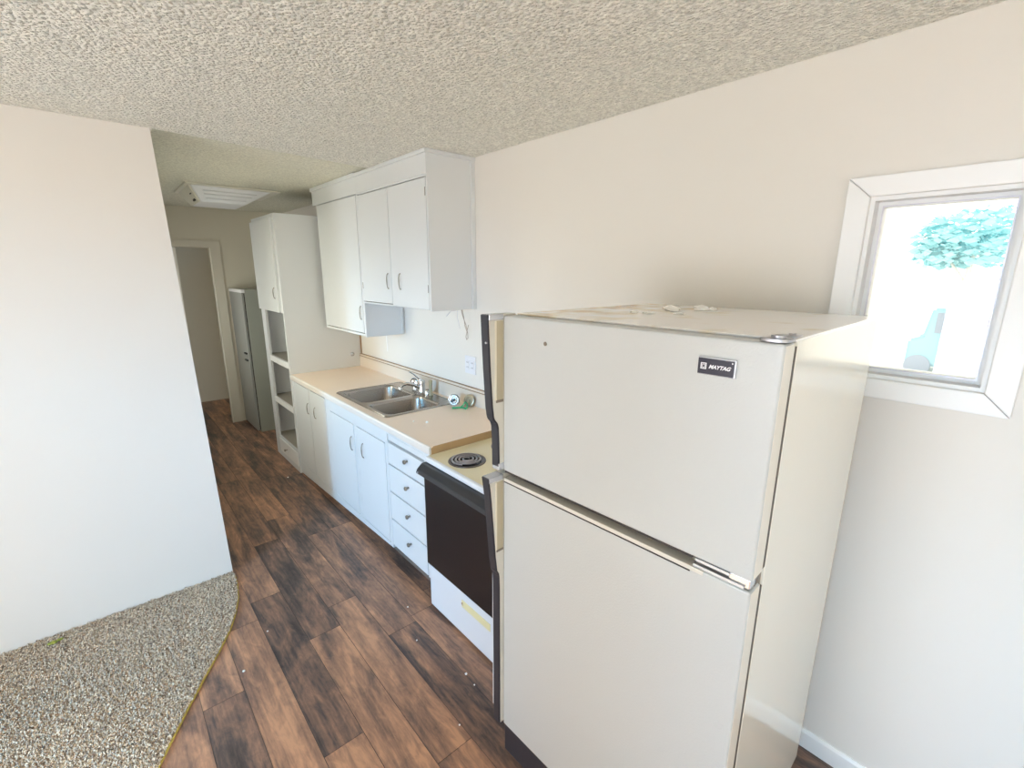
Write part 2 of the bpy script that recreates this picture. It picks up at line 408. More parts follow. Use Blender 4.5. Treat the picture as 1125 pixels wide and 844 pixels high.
y0, y1, z0, z1 = WY0+.012, WY1-.012, WZ0+.012, WZ1-.012
struct('window_sash', ring((.045,.085,y0,y1,z0,z1,.016)), 'trim', w)
struct('window_bead', ring((.0405,.0448,y0+.012,y1-.012,z0+.012,z1-.012,.003)), 'mill', w)
struct('window_pane', bx(.062,.066,y0+.01,y1-.01,z0+.01,z1-.01), 'glass', w)

# ------------------------------------------------------------------ outdoors, seen through the window
struct('ground', bx(.5,60,-30,40,-.75,-.6), 'pale_ground')
def blob(bm, c, r, n=2, jit=.2, seed=0):
    rnd = random.Random(seed); t = bmesh.new(); bmesh.ops.create_icosphere(t, subdivisions=n, radius=1)
    for v in t.verts:
        s = 1 + rnd.uniform(-jit, jit); v.co = V((v.co.x*r[0]*s+c[0], v.co.y*r[1]*s+c[1], v.co.z*r[2]*s+c[2]))
    join(bm, t)
def leaves(bm, c, r, n, size, seed):
    rnd = random.Random(seed)
    for _ in range(n):
        d = V((rnd.gauss(0,1), rnd.gauss(0,1), rnd.gauss(0,1))).normalized()*(rnd.random()**.4)
        p = V((c[0]+d.x*r[0], c[1]+d.y*r[1], c[2]+d.z*r[2]))
        u = V((rnd.gauss(0,1), rnd.gauss(0,1), rnd.gauss(0,1))).normalized(); w_, x_ = basis(u)
        s = size*rnd.uniform(.6, 1.3)
        bm.faces.new([bm.verts.new(p+w_*s), bm.verts.new(p+x_*s*.5), bm.verts.new(p-w_*s), bm.verts.new(p-x_*s*.5)])
tr = thing('tree', (12.3,1.3,-.6), 'leafy tree seen through the small bright window', 'tree')
b = bmesh.new(); leaves(b, (12.3,1.25,2.55), (.8,1.1,.62), 900, .11, 3); leaves(b, (12.3,1.8,2.25), (.5,.5,.35), 350, .10, 4)
obj('foliage', b, 'foliage', tr)
b = bmesh.new(); tube(b, [(12.3,1.3,-.6),(12.33,1.32,.8),(12.3,1.28,2.3)], [.09,.07,.04]); tube(b, [(12.33,1.32,1.6),(12.3,1.7,2.2)], [.04,.02])
obj('trunk', b, 'bark', tr)
vh = thing('parked_van', (13.2,1.2,-.6), 'pale blue parked van seen through the small window, below the tree', 'vehicle')
b = bmesh.new(); prism(b, [(.75,-.35),(2.15,-.35),(2.15,.25),(1.9,.35),(1.8,1.02),(.85,1.02),(.75,.3)], 0, 12.9, 14.6, bev=.05); obj('body', b, 'blue_body', vh)
obj('windscreen', bx(12.885,12.90,.95,1.7,.45,.92), 'pale_body', vh)
for yy in (.95, 1.9):
    b = bmesh.new(); lathe(b, (12.86,yy,-.35), (1,0,0), [(0,0),(.14,0),(.25,.02),(.25,.18),(0,.18)]); obj('wheel', b, 'pale_body', vh, True)
b = bmesh.new(); leaves(b, (12.2,.72,.75), (.25,.18,.35), 160, .06, 9)
sh_ = thing('flowering_shrub', (12.2,.72,-.6), 'pinkish shrub at the right edge of the view through the window', 'shrub')
obj('blossom', b, 'pink', sh_); b = bmesh.new(); tube(b, [(12.2,.72,-.6),(12.2,.72,.7)], [.03,.015]); obj('stem', b, 'bark', sh_)

# ------------------------------------------------------------------ carpet
edge = [(-1.431,2.979),(-1.432,2.93),(-1.440,2.83),(-1.462,2.70),(-1.500,2.575),(-1.55,2.455),(-1.62,2.33),(-1.70,2.20),(-1.78,2.065),(-1.85,1.94),(-1.92,1.81),(-1.99,1.66),(-2.08,1.4),(-2.2,1.05),(-2.4,.6),(-2.75,.1),(-3.3,-.3),(-4.0,-.5),(XL+.01,-.55)]
cp = thing('carpet', (-2.6,2.2,0), 'speckled beige grey carpet with a curved edge beside the plank floor', 'carpet')
b = bmesh.new(); prism(b, edge + [(XL+.01,2.979)], 2, .0005, .008); obj('backing', b, 'carpet', cp)
def inside(x, y):
    c = False; P = edge + [(XL+.01,2.979)]; j = len(P)-1
    for i in range(len(P)):
        if (P[i][1] > y) != (P[j][1] > y) and x < (P[j][0]-P[i][0])*(y-P[i][1])/(P[j][1]-P[i][1])+P[i][0]: c = not c
        j = i
    return c
verts = []; faces = []
rnd = random.Random(5)
x = -2.75
s = .0068
while x < -1.42:
    y = 1.25
    while y < 2.977:
        px, py = x + rnd.uniform(-.004,.004), y + rnd.uniform(-.004,.004)
        if py < 2.976 and inside(px, py):
            h = rnd.uniform(.010,.019); a = rnd.uniform(0, 6.28); r0 = rnd.uniform(.0035,.0052); lx, ly = rnd.uniform(-.006,.006), rnd.uniform(-.006,.006)
            n = len(verts)
            for k in range(4):
                t_ = a + k*math.pi/2; verts.append((px+r0*math.cos(t_), py+r0*math.sin(t_), .006))
            for k in range(4):
                t_ = a + .5 + k*math.pi/2; verts.append((px+lx+r0*.75*math.cos(t_), min(py+ly+r0*.75*math.sin(t_), 2.978), h))
            verts.append((px+lx*1.2, min(py+ly*1.2, 2.978), h+.003))
            for k in range(4):
                k2 = (k+1)%4; faces.append((n+k, n+k2, n+4+k2, n+4+k)); faces.append((n+4+k, n+4+k2, n+8))
        y += s
    x += s
me = bpy.data.meshes.new('pile'); me.from_pydata([(a+2.6,b_-2.2,c) for a,b_,c in verts], [], faces); me.materials.append(M['carpet'])
o = bpy.data.objects.new('pile', me); C.objects.link(o); o.parent = cp; o['kind'] = 'stuff'
b = bmesh.new(); tube(b, [(x_+.004,y_+.002,.004) for x_, y_ in edge[1:]], [.0022,.0025,.003,.0035,.004,.0045]+[.005]*(len(edge)-7), 6); obj('edge_binding', b, 'yellow_edge', cp, True)
b = bmesh.new(); blob(b, (-2.217,2.90,.022), (.018,.012,.006), 2, .3, 2); blob(b, (-2.19,2.906,.022), (.012,.008,.005), 2, .3, 3)
tag(obj('plant_scrap', b, 'moss', loc=(-2.21,2.90,.016)), 'small dry green plant scrap on the carpet at the foot of the wall', 'debris')

# ------------------------------------------------------------------ pulls and knobs
def pull(parent, x, y, zc, L=.10):
    """slim arched pull with two feet, standing out toward -x"""
    b = bmesh.new()
    tube(b, [(x,y,zc-L/2),(x-.009,y,zc-L*.42),(x-.0125,y,zc-L*.2),(x-.013,y,zc),(x-.0125,y,zc+L*.2),(x-.009,y,zc+L*.42),(x,y,zc+L/2)], [.0045,.0028,.0034,.0042,.0034,.0028,.0045], 8)
    h = obj('handle', b, 'pewter', parent, True)
    return h
def knob(parent, x, y, z, r=.013):
    b = bmesh.new(); lathe(b, (x,y,z), (-1,0,0), [(.006,0),(.005,.010),(r*.8,.014),(r,.020),(r*.8,.026),(0,.028)], 16)
    return obj('knob', b, 'pewter', parent, True)

# ------------------------------------------------------------------ base cabinets
XF = -.636; Y0, Y1 = 1.95, 4.213
def zb(y): return .008 + (4.213-y)/(4.213-1.95)*.112      # lower edge of the cabinet run
def frame_unit(ya, yb, opens, root, name='face_frame'):
    """face frame ya..yb with openings [(y0,y1,z0,z1)] left open by 3 mm gaps"""
    b = bmesh.new(); top = .8755; xi = XF+.02
    ys = sorted(set([ya, yb] + [v for o in opens for v in (o[0]-.0055, o[1]+.0055)]))
    for a, c in zip(ys, ys[1:]):
        if c - a < 1e-4: continue
        m = (a+c)/2; col = sorted([(o[2]-.0055, o[3]+.0055) for o in opens if o[0]-.0055 < m < o[1]+.0055])
        z = None
        cur_a, cur_c = zb(a), zb(c)
        for z0_, z1_ in col:
            if z0_ - max(cur_a, cur_c) > .001:
                hexa(b, [(XF,a,cur_a),(xi,a,cur_a),(xi,c,cur_c),(XF,c,cur_c),(XF,a,z0_),(xi,a,z0_),(xi,c,z0_),(XF,c,z0_)])
            cur_a = cur_c = z1_
        if top - cur_a > .001:
            hexa(b, [(XF,a,cur_a),(xi,a,cur_a),(xi,c,cur_c),(XF,c,cur_c),(XF,a,top),(xi,a,top),(xi,c,top),(XF,c,top)])
    bmesh.ops.remove_doubles(b, verts=b.verts, dist=1e-5)
    obj(name, b, 'cab', root)
    b = bmesh.new()
    hexa(b, [(xi,ya+.001,zb(ya)+.004),(-.02,ya+.001,zb(ya)+.004),(-.02,yb-.001,zb(yb)+.004),(xi,yb-.001,zb(yb)+.004),(xi,ya+.001,.80),(-.02,ya+.001,.80),(-.02,yb-.001,.80),(xi,yb-.001,.80)])
    obj('carcass', b, 'gap', root)  # near-black carcass: shade behind the door gaps put into its colour
    b = bmesh.new(); box(b, -.57, -.04, ya+.002, yb-.002, .0, min(zb(ya), zb(yb))+.003); obj('toe_kick', b, 'kick', root)
def slab(name, y0_, y1_, z0_, z1_, root, proud=.002, m='cab'):
    return obj(name, bx(XF-proud, XF+.018, y0_, y1_, z0_, z1_, bev=.0022), m, root)

far_u = thing('base_cabinet', (XF,3.80,0), 'two-door base cabinet beside the tall cabinet at the far end of the counter', 'cabinet', 'white painted base cabinets')
opsA = [(3.455,3.783,.118,.856), (3.815,4.170,.118,.856)]
frame_unit(3.41, 4.213, opsA, far_u)
for k, o_ in enumerate(opsA):
    d = slab('door', *o_, far_u); pull(d, XF-.002, (3.683, 3.846)[k], .69, .09)
sink_u = thing('base_cabinet', (XF,2.94,0), 'white base cabinet with two doors under the double sink', 'cabinet', 'white painted base cabinets')
opsC = [(2.487,2.892,.122,.780), (2.945,3.355,.122,.780)]
frame_unit(2.462, 3.409, opsC, sink_u)
for k, o_ in enumerate(opsC):
    d = slab('door', *o_, sink_u); pull(d, XF-.002, (2.805, 2.985)[k], .638, .10)
dr_u = thing('drawer_cabinet', (XF,2.2,0), 'white cabinet with four drawers next to the black oven', 'cabinet', 'white painted base cabinets')
opsD = [(2.035,2.446,.122,.297), (2.035,2.446,.3055,.4795), (2.035,2.446,.488,.6590), (2.035,2.446,.6675,.800), (2.032,2.446,.812,.846)]
frame_unit(1.953, 2.461, opsD, dr_u)
for k, o_ in enumerate(opsD[:4]):
    d = slab('drawer', *o_, dr_u); knob(d, XF-.002, 2.212, (.237,.415,.592,.752)[k])
slab('cutting_board_slot', *opsD[4], dr_u, -.004)

# worktop with a hole for the sink
SX0, SX1, SY0, SY1 = -.590, -.062, 2.545, 3.350
ct = thing('worktop', (-.32,3.08,.875), 'tan laminate worktop running from the stove to the tall cabinet', 'worktop')
hx0, hx1, hy0, hy1 = SX0+.015, SX1-.015, SY0+.015, SY1-.015
obj('top_surface', boxes((-.640,-.001,Y0,hy0,.876,.914),(-.640,-.001,hy1,4.212,.876,.914),(-.640,hx0,hy0,hy1,.876,.914),(hx1,-.001,hy0,hy1,.876,.914)), 'laminate', ct)
b = bmesh.new(); prism(b, [(-.6402,.872),(-.650,.872),(-.652,.880),(-.652,.906),(-.648,.913),(-.6402,.9145)], 1, Y0, 4.207); obj('front_edge', b, 'lam_edge', ct)
b = bmesh.new(); prism(b, [(-.640,.872),(-.640,.905),(-.625,.9148),(-.001,.9148),(-.001,.872)], 1, Y0-.003, Y0-.0001); obj('cut_edge', b, 'lam_side', ct)
b = bmesh.new(); prism(b, [(-.001,.914),(-.020,.914),(-.020,1.008),(-.012,1.014),(-.001,1.014)], 1, Y0, 4.212); obj('backsplash', b, 'splash', ct)
b = bmesh.new(); prism(b, [(-.001,1.0145),(-.016,1.0145),(-.016,1.030),(-.001,1.030)], 1, Y0, 4.212); obj('cap_strip', b, 'splash', ct)
obj('cap_seam', boxes((-.0222,-.001,Y0,4.212,1.0115,1.0145),(-.0175,-.001,Y0,4.212,1.0300,1.0330)), 'brown_trim', ct)

# ------------------------------------------------------------------ sink
sk = thing('double_sink', (-.32,2.95,.914), 'stainless steel double bowl sink set in the tan worktop', 'sink')
def rrect(x0, x1, y0, y1, r, n=5):
    P = []
    for cx, cy, a in ((x1-r,y1-r,0),(x0+r,y1-r,90),(x0+r,y0+r,180),(x1-r,y0+r,270)):
        for k in range(n+1):
            t = R(a+90*k/n); P.append((cx+r*math.cos(t), cy+r*math.sin(t)))
    return P
bowls = [(-.560,-.165,2.925,3.322), (-.560,-.165,2.572,2.892)]
def deck():
    bm = bmesh.new()
    outer = rrect(SX0, SX1, SY0, SY1, .03); z = .9185
    loops = [outer] + [rrect(*q, .055) for q in bowls]
    es = []
    for P in loops:
        vs = [bm.verts.new((x, y, z)) for x, y in P]
        es += [bm.edges.new((vs[i], vs[(i+1) % len(vs)])) for i in range(len(vs))]
    bmesh.ops.triangle_fill(bm, use_beauty=True, use_dissolve=False, edges=es)
    # skirt down to the worktop, rolled outward
    o1 = [v for v in bm.verts][:len(outer)]
    low = [bm.verts.new((x, y, .9145)) for x, y in rrect(SX0-.003, SX1+.003, SY0-.003, SY1+.003, .032)]
    for i in range(len(outer)): bm.faces.new((o1[i], o1[(i+1)%len(outer)], low[(i+1)%len(outer)], low[i]))
    # raised bead round the rim
    tube(bm, [(x, y, .9183) for x, y in rrect(SX0+.006, SX1-.006, SY0+.006, SY1-.006, .026)] + [(rrect(SX0+.006, SX1-.006, SY0+.006, SY1-.006, .026)[0][0], rrect(SX0+.006, SX1-.006, SY0+.006, SY1-.006, .026)[0][1], .9183)], .0022, 6, False)
    return bm
obj('rim', deck(), 'steel', sk, True)
for q in bowls:
    bm = bmesh.new(); rings = []
    for ins, z, r in ((0,.9185,.055),(.003,.915,.055),(.008,.90,.055),(.016,.79,.06),(.026,.768,.07),(.05,.760,.07)):
        rings.append([bm.verts.new((x, y, z)) for x, y in rrect(q[0]+ins, q[1]-ins, q[2]+ins, q[3]-ins, r)])
    for a, c in zip(rings, rings[1:]):
        for i in range(len(a)): bm.faces.new((a[i], a[(i+1)%len(a)], c[(i+1)%len(a)], c[i]))
    bm.faces.new(rings[-1])
    bw = obj('bowl', bm, 'steel', sk, True)
    b = bmesh.new(); lathe(b, ((q[0]+q[1])/2, (q[2]+q[3])/2, .7605), (0,0,1), [(.045,0),(.043,.003),(.034,.001),(.02,.0015),(0,.0015)], 24); obj('drain', b, 'chrome', bw, True)

# faucet
fc = thing('faucet', (-.112,2.93,.919), 'chrome faucet with round knob and lever behind the double sink', 'faucet')
b = bmesh.new(); prism(b, rrect(-.138,-.086,2.825,3.05,.024), 2, .9185, .930, bev=.003); obj('base_plate', b, 'chrome', fc, True)
b = bmesh.new(); lathe(b, (-.112,2.93,.93), (0,0,1), [(.030,0),(.028,.012),(.024,.03),(.023,.058),(.027,.062),(.025,.08),(.012,.088),(0,.089)]); obj('body', b, 'chrome', fc, True)
b = bmesh.new(); tube(b, [(-.125,2.935,.958),(-.17,2.945,.985),(-.215,2.955,.998),(-.245,2.965,.992),(-.262,2.97,.975)], [.013,.0125,.012,.0115,.0115], 12); sp_ = obj('spout', b, 'chrome', fc, True)
b = bmesh.new(); lathe(b, (-.262,2.97,.975), (-.1,.02,-1), [(.0118,-.004),(.0145,0),(.0145,.016),(.010,.018),(0,.018)], 16); obj('aerator', b, 'chrome', sp_, True)
b = bmesh.new(); tube(b, [(-.113,2.935,1.008),(-.135,2.945,1.035),(-.162,2.955,1.062),(-.178,2.96,1.075)], [.008,.006,.005,.0055], 8); blob(b, (-.182,2.962,1.078), (.014,.009,.006), 2, 0); obj('lever', b, 'chrome', fc, True)
for yy, lean in ((3.02,.012),(2.85,-.012)):
    b = bmesh.new(); lathe(b, (-.112,yy,.93), (0,lean,1), [(.020,0),(.017,.02),(.010,.028)], 16); kb = obj('valve', b, 'chrome', fc, True)
    if yy > 3:
        b = bmesh.new(); lathe(b, (-.125,yy-.01,.985), (-1,-.6,.15), [(.0,-.012),(.018,-.012),(.030,-.006),(.034,.004),(.030,.010),(.024,.006),(.010,.008),(0,.012)], 24); tube(b, [(-.112,yy,.955),(-.118,yy-.004,.985)], .010, 10); obj('wheel_knob', b, 'chrome', kb, True)
b = bmesh.new(); lathe(b, (-.098,2.83,.9185), (0,0,1), [(.019,0),(.017,.010),(.012,.016),(.012,.09),(.015,.10),(.012,.112),(0,.114)], 16)
tag(obj('side_sprayer', b, 'tan_plastic', smooth=True, loc=(-.098,2.83,.9185)), 'tan upright side sprayer between faucet and backsplash', 'sprayer')

# strainers leaning on the backsplash
def strainer(c, axis, m, r=.040):
    b = bmesh.new(); lathe(b, c, axis, [(0,.006),(.008,.007),(.009,.001),(r*.55,.0),(r*.6,.004),(r*.85,.005),(r,.002),(r,-.004),(r*.9,-.005),(r*.6,-.012),(r*.5,-.016),(0,-.016)], 28); return b
st = thing('sink_strainer', (-.13,2.49,.915), 'round chrome sink strainer on edge at the sink corner', 'strainer', 'basket strainers')
obj('basket', strainer((-.130,2.49,.9575), (-1,-.75,.18), 'chrome'), 'pewter', st, True)
b = bmesh.new()
for r_ in (.021, .036):
    u_, w_ = basis((-1,-.75,.18)); c_ = V((-.1345,2.4866,.9583))
    tube(b, [c_ + (u_*math.cos(k*math.pi/14)+w_*math.sin(k*math.pi/14))*r_ for k in range(29)], .0016, 6, False)
obj('rim_ring', b, 'chrome', st, True)
b = bmesh.new(); lathe(b, (-.1365,2.4852,.959), (-1,-.75,.18), [(.009,0),(.007,.009),(.010,.013),(0,.015)], 12); obj('stopper_knob', b, 'black_plastic', st, True)
st = thing('sink_strainer', (-.06,2.41,.915), 'tarnished brass-coloured strainer leaning on the backsplash by green tie', 'strainer', 'basket strainers')
obj('basket', strainer((-.058,2.42,.957), (-1,-.35,.30), 'rust_brass'), 'rust_brass', st, True)
b = bmesh.new()
tube(b, [(-.175,2.445,.922),(-.150,2.435,.921),(-.125,2.42,.922),(-.105,2.418,.935),(-.095,2.412,.955),(-.088,2.40,.945),(-.10,2.385,.924),(-.12,2.375,.921)], .0055, 8)
tube(b, [(-.13,2.43,.921),(-.115,2.405,.921),(-.105,2.38,.921)], .005, 8)
tag(obj('green_tie', b, 'green', smooth=True, loc=(-.13,2.42,.915)), 'bright green rubber tie lying beside the strainers on the worktop', 'tie')
for k, (x_, y_, r_) in enumerate(((-.452,2.299,.0075),(-.50,2.37,.005))):
    b = bmesh.new(); blob(b, (x_,y_,.9145+r_*.8), (r_,r_,r_*.9), 2, .1, k)
    tag(obj('crumb', b, 'plaster', loc=(x_,y_,.914)), ('larger pale yellow crumb on the worktop near the stove', 'tiny pale crumb on the worktop just left of the larger one')[k], 'crumb', 'crumbs on the worktop')

# ------------------------------------------------------------------ upper cabinets
XU = -.325
u1 = thing('wall_cabinet', (XU,2.88,1.556), 'white wall cabinet with two doors and bare side panel by the hanging wire', 'cabinet', 'upper wall cabinets')
def ubox(root, ya, yb, z0_, opens, name='face_frame', end=True):
    b = bmesh.new(); xi = XU+.02; top = 2.315
    ys = sorted(set([ya, yb] + [v for o in opens for v in (o[0]-.0055, o[1]+.0055)]))
    for a, c in zip(ys, ys[1:]):
        m_ = (a+c)/2; col = sorted([(o[2]-.0055, o[3]+.0055) for o in opens if o[0]-.0055 < m_ < o[1]+.0055]); z = z0_
        for za, zc in col:
            if za - z > .0015: box(b, XU, xi, a, c, z, za)
            z = zc
        if top - z > .001: box(b, XU, xi, a, c, z, top)
    bmesh.ops.remove_doubles(b, verts=b.verts, dist=1e-5)
    obj(name, b, 'cab', root)
    obj('carcass', bx(xi, -.002, ya+.001, yb-.001, z0_+.001, H-.02), 'cab', root)
    obj('shadow_gap', boxes(*[(XU+.016, xi-.0005, o[0]-.006, o[1]+.006, max(o[2]-.006, z0_+.0012), o[3]+.006) for o in opens]), 'gap', root)  # near-black pieces put in as the shade inside the door gaps
o1 = [(2.893,3.338,1.572,2.297), (2.430,2.886,1.560,2.297)]
ubox(u1, 2.415, 3.345, 1.556, o1)
for k, o_ in enumerate(o1):
    d = obj('door', bx(XU-.003, XU+.015, *o_, bev=.002), 'cab', u1); pull(d, XU-.003, (2.934,2.769)[k], 1.72, .10)
    yh = (o_[1]-.004) if k == 0 else (o_[0]+.004)
    for zz in (1.66, 2.2):
        b = bmesh.new(); lathe(b, (XU-.003,yh,zz), (0,0,1), [(0,0),(.003,0),(.003,.045),(0,.045)], 10); obj('hinge', b, 'cab' if zz > 2.0 and k == 0 else 'pewter', d, True)
obj('side_panel', bx(XU, -.002, 2.4095, 2.4145, 1.552, H-.02), 'cab', u1)
obj('wall_strip', bx(-.030, -.001, 2.398, 2.409, 1.552, H-.012, bev=.003), 'cab', u1)
obj('fascia', bx(XU-.008, XU-.0005, 2.408, 3.345, 2.312, H-.03), 'cab', u1)
obj('crown_strip', boxes((XU-.020,XU-.0005,2.395,3.345,H-.030,H-.010), (XU,-.001,2.395,2.4085,H-.030,H-.010)), 'cab', u1)
u2 = thing('wall_cabinet', (XU,3.78,1.305), 'taller white wall cabinet with one door hanging lower, next to the tall cabinet', 'cabinet', 'upper wall cabinets')
o2 = [(3.372,4.125,1.330,2.305)]
ubox(u2, 3.346, 4.150, 1.306, o2)
d = obj('door', bx(XU-.003, XU+.015, *o2[0], bev=.002), 'cab', u2); pull(d, XU-.003, 3.400, 1.48, .10)
obj('end_panel', boxes((XU,-.018,3.340,3.3455,1.302,1.555), (XU,XU+.014,3.336,3.340,1.302,1.555), (XU+.014,-.032,3.336,3.340,1.302,1.316), (-.032,-.018,3.336,3.340,1.302,1.555)), 'cab', u2)
obj('fascia', bx(XU-.008, XU-.0005, 3.346, 4.215, 2.312, H-.03), 'cab', u2)
obj('filler', bx(XU, XU+.018, 4.150, 4.215, 2.312, H-.03), 'cab', u2)
obj('crown_strip', bx(XU-.020,XU-.0005,3.346,4.215,H-.030,H-.003), 'cab', u2)

# wires under the upper cabinet
b = bmesh.new()
tube(b, [(-.083,2.45,1.553),(-.080,2.45,1.53),(-.070,2.45,1.50),(-.050,2.45,1.45),(-.038,2.45,1.40),(-.036,2.45,1.365),(-.046,2.45,1.355),(-.052,2.45,1.375),(-.040,2.45,1.42),(-.030,2.45,1.45)], .0022, 6)
tube(b, [(-.075,2.455,1.553),(-.062,2.455,1.50),(-.058,2.452,1.45),(-.042,2.45,1.40)], .002, 6)
tag(obj('hanging_wire', b, 'wire', smooth=True, loc=(-.08,2.45,1.553)), 'brown looped wire hanging from beneath the wall cabinet', 'wire')
b = bmesh.new()
tube(b, [(-.10,2.46,1.553),(-.125,2.46,1.545),(-.155,2.46,1.545),(-.178,2.46,1.525),(-.190,2.46,1.512)], .0018, 6)
tube(b, [(-.105,2.46,1.553),(-.108,2.46,1.50),(-.095,2.46,1.45),(-.090,2.46,1.43)], .0013, 6)
tag(obj('thin_wire', b, 'wire_grey', smooth=True, loc=(-.10,2.46,1.553)), 'thin pale grey wire curling left of the brown looped wire', 'wire')
# outlet
ou = thing('wall_outlet', (-.001,2.47,1.18), 'white square outlet plate on the wall above the worktop', 'outlet')
obj('cover_plate', bx(-.007,-.0005,2.413,2.530,1.121,1.240,bev=.002), 'outlet', ou)
for yy in (2.445, 2.497):
    b = bmesh.new(); box(b, -.010,-.0065,yy-.016,yy+.016,1.150,1.212,bev=.001); rc = obj('receptacle', b, 'outlet', ou)
    for dy in (-.006, .006):
        for z_ in (1.160, 1.192): obj('slot', bx(-.0106,-.0098,yy+dy-.0012,yy+dy+.0012,z_,z_+.009), 'dark', rc)
# small metal cap on the tall cabinet's side and paper scrap under the far wall cabinet
b = bmesh.new(); lathe(b, (-.089,4.2145,1.033), (0,-1,0), [(.020,0),(.019,.006),(.010,.010),(.009,.020),(0,.021)], 16)
tag(obj('pipe_cap', b, 'silver', smooth=True, loc=(-.089,4.2145,1.033)), 'small round metal cap on the tall cabinet side above the worktop', 'cap')
b = bmesh.new(); prism(b, [(3.66,1.12),(3.675,1.12),(3.68,1.26),(3.672,1.28),(3.664,1.26)], 0, -.003, -.0005)
tag(obj('tape_scrap', b, 'trim', loc=(-.001,3.67,1.2)), 'thin strip of pale tape on the wall below the lower-hanging cabinet', 'tape')

# ------------------------------------------------------------------ tall cabinet
TY0, TY1, XT, TZ = 4.215, 4.915, -.647, 2.234
tc_ = thing('tall_cabinet', (XT,4.56,0), 'tall white cabinet with open shelves and upper door at the counter end', 'cabinet')
zs, ze = .200, 1.440
b = boxes((XT,-.001,TY0,TY0+.014,0,TZ), (XT+.002,-.001,TY1-.014,TY1,0,TZ), (XT,-.001,TY0+.014,TY1-.014,TZ-.018,TZ), (-.014,-.001,TY0+.014,TY1-.014,0,TZ-.018), (XT+.02,-.014,TY0+.014,TY1-.014,ze,ze+.016), (XT+.02,-.014,TY0+.014,TY1-.014,.001,.03))
obj('carcass', b, 'cab', tc_)
b = boxes((XT-.001,XT+.018,TY0-.001,TY0+.020,0,TZ), (XT-.001,XT+.018,4.792,TY1,0,TZ), (XT-.001,XT+.018,TY0+.020,4.32,ze+.030,2.19), (XT-.001,XT+.018,TY0+.020,4.792,ze,ze+.030), (XT-.001,XT+.018,TY0+.020,4.792,2.19,TZ), (XT-.001,XT+.018,TY0+.020,4.792,.190,.205), (XT-.001,XT+.018,TY0+.020,4.792,.0,.048))
obj('face_frame', b, 'cab', tc_)
for z_, th in ((1.010,.052),(.602,.045),(.206,.016)):
    s_ = obj('shelf', bx(XT+.019,-.015,TY0+.0145,TY1-.0145,z_-th,z_), 'shelf', tc_)
    if th > .02: obj('shelf_edge', bx(XT-.001,XT+.0185,TY0+.0205,4.7915,z_-th,z_+.002), 'trim', s_)
obj('back_rail', bx(-.030,-.0145,TY0+.015,TY1-.015,.206,.30), 'cab', tc_)
d = obj('door', bx(XT-.021,XT-.0015,4.272,4.905,1.440,2.205,bev=.003), 'cab', tc_); pull(d, XT-.021, 4.335, 1.60, .09)
d = obj('drawer', bx(XT-.004,XT+.016,4.240,4.788,.052,.187,bev=.002), 'trim', tc_); knob(d, XT-.004, 4.56, .122, .012)

# ------------------------------------------------------------------ stove
SYa, SYb, XS = 1.188, 1.944, -.672
sv = thing('electric_stove', (-.34,1.566,0), 'almond-topped electric stove with black oven door behind the refrigerator', 'stove')
obj('body', bx(XS+.03,-.02,SYa,SYb,.02,.855), 'white_enamel', sv)
ck = obj('cooktop', bx(XS+.006,-.02,SYa,SYb,.856,.877,bev=.004), 'almond', sv)
obj('front_strip', bx(XS-.010,XS+.010,SYa,SYb,.850,.8775,bev=.004), 'white_enamel', sv)
bg = obj('control_panel', bx(-.10,-.02,SYa,SYb,.878,1.04,bev=.008), 'almond', sv)
for k in range(5):
    b = bmesh.new(); lathe(b, (-.10,1.27+k*.15,.965), (-1,0,.1), [(.024,0),(.022,.012),(.018,.024),(0,.026)], 18); obj('knob', b, 'black_plastic', bg, True)
for (cx, cy, r) in ((-.552,1.760,.088), (-.255,1.768,.104), (-.552,1.372,.104), (-.255,1.372,.088)):
    b = bmesh.new(); lathe(b, (cx,cy,.8765), (0,0,1), [(r+.006,.0),(r+.004,.004),(r-.006,.004),(r-.008,.001)], 40); br = obj('burner', b, 'burn_ring', sv, True)
    b = bmesh.new(); lathe(b, (cx,cy,.8765), (0,0,1), [(r-.006,.003),(r*.8,.0018),(r*.4,.0012),(0,.001)], 36); obj('drip_pan', b, 'drip', br, True)
    pts = []; turns = 3.6 if r < .1 else 4.2; N = int(turns*26)
    for i in range(N+1):
        t_ = i/N; a = t_*turns*2*math.pi; rr = .014 + (r-.024)*t_
        pts.append((cx+rr*math.cos(a), cy+rr*math.sin(a), .886))
    b = bmesh.new(); tube(b, pts, .0046, 7); obj('heating_coil', b, 'coil', br, True)
od = obj('oven_door', bx(XS-.022,XS+.028,SYa+.004,SYb-.004,.280,.795,bev=.004), 'black_glass', sv)
b = bmesh.new(); prism(b, [(XS-.0,.848),(XS-.030,.848),(XS-.058,.825),(XS-.066,.806),(XS-.060,.800),(XS-.040,.812),(XS-.024,.800),(XS-.022,.772),(XS-.0,.772)], 1, SYa+.004, SYb-.002, bev=.002); hd = obj('door_handle', b, 'black_plastic', od)
b = bmesh.new(); lathe(b, (XS-.0645,SYb-.02,.812), (-1,0,.4), [(.005,0),(.004,.003),(0,.0035)], 10); obj('screw', b, 'silver', hd, True)
dw = obj('storage_drawer', bx(XS-.006,XS+.028,SYa+.002,SYb-.0,.018,.276,bev=.004), 'white_enamel', sv)
obj('label_plate', bx(XS-.0085,XS-.0055,1.425,1.650,.178,.218,bev=.001), 'yellow', dw)
b = bmesh.new(); prism(b, [(1.640,.208),(1.652,.198),(1.640,.188)], 0, XS-.0095, XS-.0084); obj('arrow_mark', b, 'brown_trim', dw)

